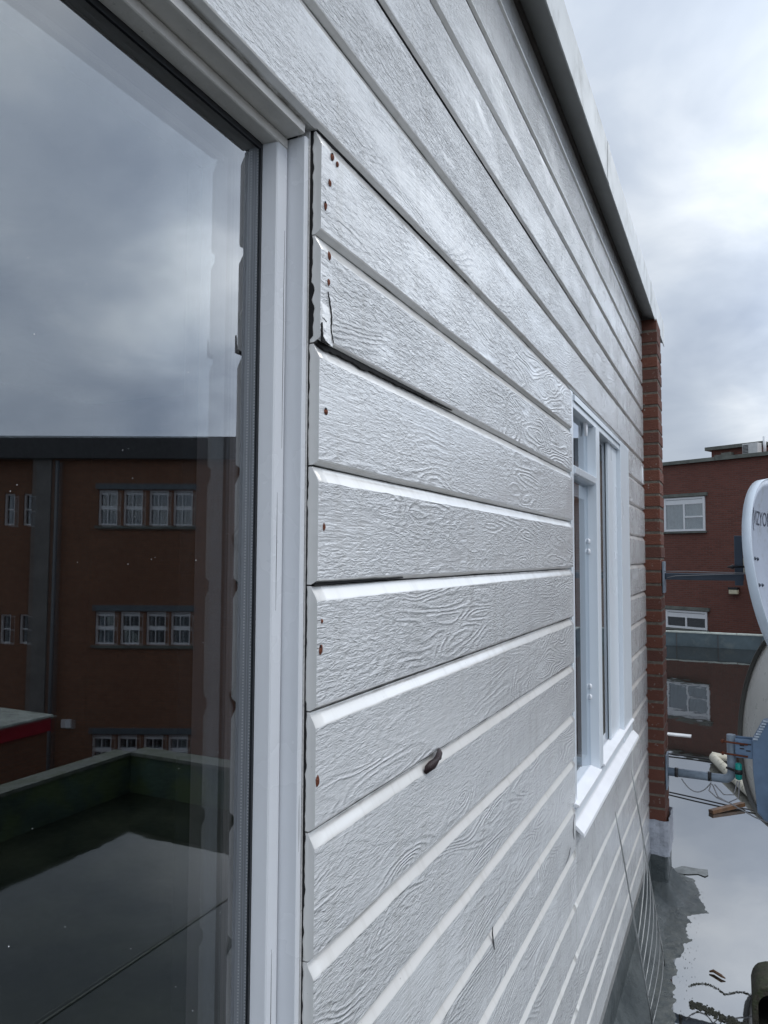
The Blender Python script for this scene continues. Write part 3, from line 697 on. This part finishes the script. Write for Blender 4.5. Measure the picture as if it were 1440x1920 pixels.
k = MB(); k.box((-12, -.5, 4.021), (16, .14, 4.56)); k.build('cornice', 'fascia_dark', off)
k = MB(); k.tube([(1.47, .09, -9), (1.47, .09, 3.95)], .045, 10); k.build('drain_pipe', 'drain_grey', off)
k = MB(); k.box((1.74, 0.001, -2.43), (1.96, .08, -2.24)); k.build('vent_cover', 'upvc', off)
def fw2(u0, u1, z0, z1, yoff):
    f_ = MB(); t_ = .042; zm = (z0+z1)/2; y0 = yoff-.12; y1 = yoff-.05
    f_.box((u0, y0, z0), (u0+t_, y1, z1)); f_.box((u1-t_, y0, z0), (u1, y1, z1)); f_.box((u0+t_, y0, z0), (u1-t_, y1, z0+t_)); f_.box((u0+t_, y0, z1-t_), (u1-t_, y1, z1))
    if u1-u0 > .3:
        f_.box((u0+t_, y0, zm-.045), (u1-t_, y1-.004, zm+.045)); f_.box((u0+t_, y0, z1-.11), (u1-t_, y1-.006, z1-.055)); f_.box((u0+.2, y0, z0+t_), (u0+.22, y1-.01, zm-.045)); f_.box((u0+.2, y0, zm+.045), (u0+.22, y1-.01, z1-.11))
    else: f_.box((u0+t_, y0, zm-.015), (u1-t_, y1-.004, zm+.015))
    w_ = f_.build('window', 'upvc', off)
    g = MB(); g.box((u0+.02, y0-.01, z0+.02), (u1-.02, y0-.005, z1-.02)); g.build('pane', 'glass_far', w_)
    g = MB(); g.box((u0, y0-.16, z0), (u1, y0-.15, z1)); g.build('curtain', 'curtain' if rnd.random() < .55 else 'room_far', w_)
for h_ in holes: fw2(*h_, 0.0 if h_[0] > 1.3 else -.12)
for zz in ((2.40, 3.26), (-.47, .318), (-3.35, -2.60)):
    for a in (2.38, 6.53, -5.1):
        if a < 0: continue
        k = MB(); k.box((a, 0.001, zz[1]+.02), (a+2.45, .03, zz[1]+.16)); k.build('lintel', 'drain_grey', off)
        k = MB(); k.box((a, 0.001, zz[0]-.08), (a+2.45, .05, zz[0]-.01)); k.build('sill', 'stone_coping', off)
# low shed with red edge in front of it
shed = empty('red_edged_shed', (11.3, 10, -9), 'low block with a red roof edge, mirrored at the left of the near window', 'shed')
k = MB(); k.box((11.34, -6, -9), (14.5, 10.06, -1.66)); k.build('wall', 'brick_reflected', shed)
k = MB(); k.box((11.3, -6.1, -1.659), (14.6, 10.1, -1.40)); k.build('roof_edge', 'red_trim', shed)
k = MB(); k.box((11.27, -6.12, -1.399), (14.62, 10.13, -1.36)); k.build('coping', 'pale_cap', shed)
k = MB(); k.box((12.2, -4, -1.359), (13.8, 9.2, -1.05)); k.build('roof_light', 'parapet_blue', shed)

# ================================================================ satellite dishes
def dish(root, c, psi, el, r, face_mat, rim_mat, depth=.07, front=+1, lip=.03):
    """paraboloid bowl; local axes a (across), b (up), n (the way it looks)"""
    c = Vector(c); a = Vector((math.sin(psi), math.cos(psi), 0)); b = Vector((-math.cos(psi)*math.sin(el), math.sin(psi)*math.sin(el), math.cos(el)))
    n = a.cross(b)*front
    P = lambda u, v, w_: c+a*u+b*v+n*w_
    k = MB(); NR, NS = 14, 72; rings = []
    for i in range(1, NR+1):
        q = i/NR; rings.append(k.verts([P(.93*r*q*math.cos(2*math.pi*s/NS), r*q*math.sin(2*math.pi*s/NS), depth*(q*q-1)) for s in range(NS)]))
    ctr = k.verts([P(0, 0, -depth)])[0]
    for s in range(NS): k.face((ctr, rings[0][s], rings[0][(s+1) % NS]), 0, 0, True)
    for A, B in zip(rings, rings[1:]):
        for s in range(NS): k.face((A[s], B[s], B[(s+1) % NS], A[(s+1) % NS]), 0, 0, True)
    o = k.build('reflector', face_mat, root); md = o.modifiers.new('s', 'SOLIDIFY'); md.thickness = .0025; md.offset = 0
    k = MB(); pr = [(1.0, .0), (1.006, .004), (1.012, .002), (1.016, -lip), (1.008, -lip), (1.003, -.003)]; rg = []
    for (q, w_) in pr: rg.append(k.verts([P(.93*r*q*math.cos(2*math.pi*s/NS), r*q*math.sin(2*math.pi*s/NS), w_) for s in range(NS)]))
    for A, B in zip(rg, rg[1:]+rg[:1]):
        for s in range(NS): k.face((A[s], B[s], B[(s+1) % NS], A[(s+1) % NS]), 0, 0, True)
    k.build('rim', rim_mat, root); return P
d1 = empty('satellite_dish', (.09, 4.05, 1.585), 'upper pale blue satellite dish lettered across its front, on a dark square arm', 'satellite dish')
P = dish(d1, (.645, 4.014, 1.598), .3552, .1504, .468, 'dish_blue', 'dish_rim', lip=.036)
para = lambda u, v: .07*((u/(.93*.468))**2+(v/.468)**2-1)
cu = bpy.data.curves.new('lettering', 'FONT'); cu.body = 'VIZYON'; cu.size = .094; cu.extrude = 0
to = bpy.data.objects.new('lettering_source', cu); col.objects.link(to); bpy.context.view_layer.update()
me = bpy.data.meshes.new_from_object(to); bpy.data.objects.remove(to)
bm = bmesh.new(); bm.from_mesh(me); bmesh.ops.subdivide_edges(bm, edges=bm.edges, cuts=1); k = MB()
idx = k.verts([P(v.co.x*.90-.272, v.co.y+.245, para(v.co.x*.90-.272, v.co.y+.245)+.0025) for v in bm.verts])
bm.verts.ensure_lookup_table(); bm.verts.index_update()
for f in bm.faces: k.face([v.index for v in f.verts])
bm.free(); k.build('lettering', 'lettering', d1)
k = MB(); o_, i_ = [], []   # crescent mark before the word
for s in range(25):
    a = math.pi*.5+math.pi*s/24; u, v = -.272+.030*math.cos(a), .268+.055*math.sin(a); u2, v2 = -.272+.014*math.cos(a), .268+.047*math.sin(a)
    o_.append(k.verts([P(u, v, para(u, v)+.0025)])[0]); i_.append(k.verts([P(u2, v2, para(u2, v2)+.0025)])[0])
for s in range(24): k.face((o_[s], o_[s+1], i_[s+1], i_[s]))
k.build('emblem', 'lettering', d1)
for u, v in ((-.335, .085), (-.25, .085), (-.335, -.035), (-.24, -.035)):
    k = MB(); w_ = para(u, v); k.tube([P(u, v, w_), P(u, v, w_+.006), P(u, v, w_+.010)], [.008, .008, .003], 8); k.build('bolt', 'navy_metal', d1)
k = MB(); k.box((.088, 4.033, 1.568), (.452, 4.067, 1.602)); k.build('arm', 'navy_metal', d1, bevel=.003)
k = MB(); k.box((.411, 4.0325, 1.545), (.449, 4.0675, 1.79)); k.build('mast', 'navy_metal', d1, bevel=.003)
k = MB(); k.box((.078, 4.0, 1.50), (.0875, 4.10, 1.66)); k.build('wall_plate', 'grey_pipe', d1, bevel=.002)
k = MB(); k.box((.4495, 4.03, 1.60), (.475, 4.07, 1.68)); k.box((.475, 4.03, 1.605), (.51, 4.085, 1.672)); k.build('clamp', 'cream_pole', d1, bevel=.003)
k = MB(); k.tube([(.375, 4.02, 1.634), (.405, 4.02, 1.636), (.412, 4.02, 1.637), (.50, 4.02, 1.637)], [.001, .012, .005, .005], 8); k.build('clamp_bolt', 'black_plastic', d1)
k = MB(); k.tube([(.085, 4.02, 1.610), (.2, 4.02, 1.612), (.40, 4.02, 1.607), (.48, 4.02, 1.607)], .0022, 6); k.tube([(.10, 4.02, 1.578), (.14, 4.02, 1.588), (.3, 4.02, 1.596), (.48, 4.02, 1.603)], .0022, 6); k.build('cable', 'cable_grey', d1)
k = MB(); k.tube([P(-.22, -.40, -.035), P(-.16, -.45, -.05), P(-.08, -.475, -.05)], .007, 8); k.build('feed_arm', 'cream_pole', d1)
for u, v in ((-.20, -.44), (-.16, -.452)):
    k = MB(); k.tube([P(u, v, -.03), P(u, v-.01, -.01), P(u, v-.012, 0)], [.012, .010, .002], 8); k.build('rivet', 'sill_white', d1)

d2 = empty('satellite_dish', (.09, 4.05, .6), 'lower cream satellite dish seen from behind on a grey pipe with blue bracket', 'satellite dish')
P2 = dish(d2, (.6051, 4.0404, .8851), 2.7555, .1582, .466, 'dish_cream', 'dish_dark_rim', depth=.055, front=-1, lip=.022)
k = MB(); pts = [(.085, 4.05, .600), (.34, 4.05, .598)]+[(.34+.038*math.sin(t_), 4.05, .598+.038*(1-math.cos(t_))) for t_ in [R(15*i) for i in range(1, 7)]]+[(.378, 4.05, .815)]
k.tube(pts, .0205, 16); k.build('pipe', 'grey_pipe', d2)
k = MB(); k.box((.077, 4.0, .52), (.0855, 4.1, .69)); k.build('wall_plate', 'grey_pipe', d2, bevel=.002)
for x_ in (.125, .278):
    k = MB(); k.tube([(x_-.008, 4.05, .6), (x_+.008, 4.05, .6)], .0235, 14); k.build('strap', 'black_plastic', d2)
for y_ in (4.015, 4.078):
    k = MB(); k.box((.395, y_, .715), (.50, y_+.007, .805)); k.build('bracket_plate', 'bracket_blue', d2, bevel=.002)
for z_ in (.725, .782):
    k = MB(); k.tube([(.33, 4.01, z_+.006), (.45, 4.01, z_)], .0045, 8); k.tube([(.335, 4.01, z_+.006), (.345, 4.01, z_+.005)], .010, 6); k.build('bolt', 'rust', d2)
for x_, z_ in ((.425, .775), (.425, .760), (.455, .783), (.452, .752)):
    k = MB(); k.box((x_-.010, 4.0135, z_-.003), (x_+.010, 4.0148, z_+.003)); k.build('slot', 'dark_slot', d2)
k = MB(); k.prism([(.470, .80), (.520, .90), (.60, .93), (.60, .44), (.52, .43), (.485, .47), (.470, .66)], 'y', 4.0, 4.075); k.build('bracket_housing', 'bracket_blue', d2, bevel=.006)
k = MB()
for i in range(8):
    s_ = i/7; k.box((.474+.044*s_, 3.992, .812+.088*s_), (.494+.044*s_, 4.0, .819+.088*s_))
k.build('ribs', 'dish_rim', d2)
k = MB(); k.tube([(.408, 3.995, .615), (.408, 3.995, .62), (.408, 3.995, .69), (.408, 3.995, .695)], [.008, .015, .015, .008], 12); k.build('connector', 'connector_green', d2)
k = MB(); k.tube([(.408, 3.995, .643), (.408, 3.995, .665)], .0175, 12); k.tube([(.355, 4.03, .658), (.408, 3.99, .652)], .006, 6); k.build('connector_strap', 'black_plastic', d2)
k = MB()
k.tube(catenary((.15, 4.02, .58), (.285, 4.02, .58), .055), .0028, 6)
k.tube([(.285, 4.01, .578), (.275, 4.0, .545), (.31, 4.0, .515), (.37, 3.99, .50), (.47, 3.98, .455), (.6, 3.97, .42)], .0034, 6)
k.tube([(.29, 4.01, .575), (.315, 4.0, .52), (.36, 4.0, .50), (.405, 3.99, .53), (.41, 3.99, .61)], .0030, 6)
k.tube([(.30, 4.01, .575), (.34, 4.0, .535), (.385, 4.0, .54), (.402, 3.99, .61)], .0030, 6)
k.build('cable', 'cable_grey', d2)
# cream pole lying on the roof behind the lower dish
k = MB(); k.tube([(.36, 6.72, .05), (.205, 6.76, .05), (.215, 6.70, .05), (.34, 6.30, .04), (.50, 5.78, .04), (.60, 5.5, .04)], [.022, .03, .034, .036, .038, .04], 10)
k.build('pole', 'cream_pole', None, label='bent cream pole lying in the puddle behind the lower dish', category='pole')

# ================================================================ small things on the roof and wall
lf = MB(); cpt = Vector((.004, 1.0524, 1.3736))
out_l = [(-.021, -.012), (-.0195, -.002), (-.014, .0035), (-.006, .0045), (.001, .009), (.010, .0145), (.018, .013), (.021, .0065), (.014, .0035), (.011, -.003), (.004, -.003), (.001, .0005), (-.006, -.0045), (-.013, -.013), (-.018, -.017)]
def lp_(u, v, hgt): return (cpt.x-.004+hgt+.004*math.sin((u+.02)*95), cpt.y+u*1.65, cpt.z+v*.85+.001)
ce = lf.verts([lp_(.0, .003, .009)]); rg = lf.verts([lp_(u, v, .001) for u, v in out_l]); md_ = lf.verts([lp_(u*.6, v*.6+.001, .008) for u, v in out_l])
for i in range(len(out_l)):
    j = (i+1) % len(out_l); lf.face((ce[0], md_[i], md_[j]), 0, 0, True); lf.face((md_[i], rg[i], rg[j], md_[j]), 0, 0, True)
o = lf.build('dead_leaf', 'leaf', None, label='dark brown curled dead leaf stuck in a joint of the white boards', category='leaf')
md = o.modifiers.new('s', 'SOLIDIFY'); md.thickness = .0008
wt = empty('wire_trellis', (.11, 2.9, 0), 'thin wire ladder trellis leaning against the foot of the clad wall', 'trellis')
RA = [Vector((.012, 2.7775, .7735)), Vector((.112, 2.905, -.0))]; RB = [Vector((.012, 3.2261, .8087)), Vector((.1188, 3.3375, .0))]
for q_ in (RA, RB):
    k = MB(); k.tube([q_[0].lerp(q_[1], s/6) for s in range(7)], .0026, 8); k.build('rod', 'wire', wt)
for i in range(7):
    ta = .60+.066*i; tb = .33+.10*i; a = RA[0].lerp(RA[1], ta); b = RB[0].lerp(RB[1], tb)
    k = MB(); k.tube([a.lerp(b, s/8)+Vector((.014*math.sin(math.pi*s/8), 0, .02*math.sin(math.pi*s/8))) for s in range(9)], .0022, 6); k.build('rung', 'wire', wt)
# stake, planks, scraps
k = MB(); k.prism([(-.02, -.012), (.02, -.012), (.022, .010), (-.015, .014)], 'x', 0, .30)
o = k.build('wooden_stake', 'wet_wood', None, bevel=.003, label='short brown wooden stake lying in the puddle under the lower dish', category='stake'); o.location = (.233, 5.40, .012); o.rotation_euler = (0, R(-2), R(50))
k = MB(); k.prism([(-.04, 0), (.04, 0), (.035, .008), (-.035, .009)], 'x', 0, .30)
o = k.build('white_board', 'white_board', None, bevel=.002, label='white strip of board floating on the roof water beside the brick wall end', category='board'); o.location = (-.30, 7.62, .0)
k = MB(); ring_o = [(.075, 4.36), (.12, 4.42), (.19, 4.41), (.245, 4.43), (.25, 4.36), (.235, 4.33), (.2, 4.35), (.15, 4.32), (.10, 4.31)]
i1 = k.verts([(x, y, .003+.008*abs(nz(x*30, y*30))) for x, y in ring_o]); k.face(i1)
o = k.build('bitumen_scrap', 'bitumen_flap', None, label='torn grey scrap of roofing felt curling from the brick foot', category='scrap'); md = o.modifiers.new('s', 'SOLIDIFY'); md.thickness = .0015
def strand(name, pts, r, mat, label, cat):
    k = MB(); k.tube(pts, r, 6); return k.build(name, mat, None, label=label, category=cat)
strand('cable', [(-.14, 6.81, .012), (.05, 6.80, .012), (.2, 6.777, .012), (.4, 6.76, .012)], .006, 'black_plastic', 'thin dark strand laid for a cable reflection in the water behind the lower dish arm, the farther one', 'cable')  # strand added where a cable is only mirrored in the water
strand('cable', [(-.05, 5.72, .010), (.13, 5.66, .012), (.317, 5.60, .010), (.5, 5.56, .01)], .005, 'black_plastic', 'thin dark strand laid for a cable reflection in the water towards the wooden stake, the nearer one', 'cable')  # second added strand, standing in for a mirrored cable
strand('twig', [(.285, 3.36, .006), (.30, 3.365, .010), (.33, 3.34, .010), (.345, 3.335, .006)], [.003, .006, .006, .002], 'wet_wood', 'small dark twig floating on the roof water near the trellis', 'twig')
# felt cracks in the edge strip
def fcrack(pts, wd=.004):
    k = MB(); A = None
    P_ = []
    for a, b in zip(pts, pts[1:]):
        for i in range(6): P_.append((a[0]+(b[0]-a[0])*i/6, a[1]+(b[1]-a[1])*i/6, a[2]+(b[2]-a[2])*i/6))
    for i, (x, y, z) in enumerate(P_):
        s_ = wd*(.4+abs(nz(i*.8, pts[0][1]))); x += .004*nz(i*.6, 3); B = k.verts([(x, y-s_, z), (x, y+s_, z), (x, y+s_, z-.004), (x, y-s_, z-.004)])
        if A:
            for q in range(4): k.face((A[q], A[(q+1) % 4], B[(q+1) % 4], B[q]))
        A = B
    o = k.build('felt_crack', 'dark_gap', None, kind='structure')
# moss and dirt along the water's edge
k = MB()
for i in range(1300):
    m_ = i % 3
    if m_ == 0: x = .225+.20*rnd.random(); y = 3.085+.02*math.sin((x-.2)*26)+rnd.gauss(0, .012)-(x-.2)*.10; r_ = rnd.uniform(.002, .008)
    elif m_ == 1: x = .215+.24*rnd.random(); y = 3.225+.045*abs(math.sin((x-.215)*24))+rnd.gauss(0, .004); r_ = rnd.uniform(.0008, .0032)
    else: x = .165+.07*rnd.random(); y = 3.0+1.2*rnd.random(); r_ = rnd.uniform(.0006, .0022); x = x+.012*nz(y*8)
    if m_ == 2 and rnd.random() < .7: continue
    a = rnd.random()*6; v_ = k.verts([(x+r_*rnd.uniform(.6, 1.2)*math.cos(a+t_), y+r_*rnd.uniform(.6, 1.6)*math.sin(a+t_), .0005+rnd.random()*.002) for t_ in (0, 1.4, 3, 4.5)]+[(x, y, .002+r_*.35)])
    for q in range(4): k.face((v_[q], v_[(q+1) % 4], v_[4]))
k.build('moss', 'moss', None, kind='stuff', label='dark moss and dirt floating at the water edge', category='moss')
# mossy cowl at the right edge, added in place of a water reflection
cw = empty('reflection_cowl', (.48, 3.12, 0), 'dark mossy rounded cowl added for an arch reflected in the water, at the bottom right corner of the photo', 'vent')
def arch(w_, h_, n=14): return [(w_*math.cos(math.pi*(1-q/n))*(1 if q else 1), (h_-w_)+w_*math.sin(math.pi*q/n)) for q in range(n+1)]
k = MB(); oa, ia = arch(.068, .125), arch(.048, .100); ring2 = []
oa = [(-.068, -.01)]+oa+[(.068, -.01)]; ia = [(-.048, -.01)]+ia+[(.048, -.01)]
for y_ in (3.10, 3.115, 3.30):
    g_ = .004 if y_ == 3.10 else 0
    A_ = k.verts([(.505+a*(1-g_*8)+.003*nz(i*1.3, y_*9), y_, b+.003*nz(i*1.9, 3)) for i, (a, b) in enumerate(oa)]); B_ = k.verts([(.505+a, y_, b) for a, b in ia]); ring2.append((A_, B_))
for (A_, B_), (C_, D_) in zip(ring2, ring2[1:]):
    for i in range(len(A_)-1): k.face((A_[i], C_[i], C_[i+1], A_[i+1]), 0, 0, True); k.face((B_[i], B_[i+1], D_[i+1], D_[i]), 0, 0, True)
for A_, B_ in (ring2[0], ring2[-1]):
    for i in range(len(A_)-1): k.face((A_[i], A_[i+1], B_[i+1], B_[i]))
k.build('hood', 'mossy_brown', cw)
k = MB(); k.box((.458, 3.26, -.01), (.552, 3.27, .09)); k.build('opening', 'dark_gap', cw)
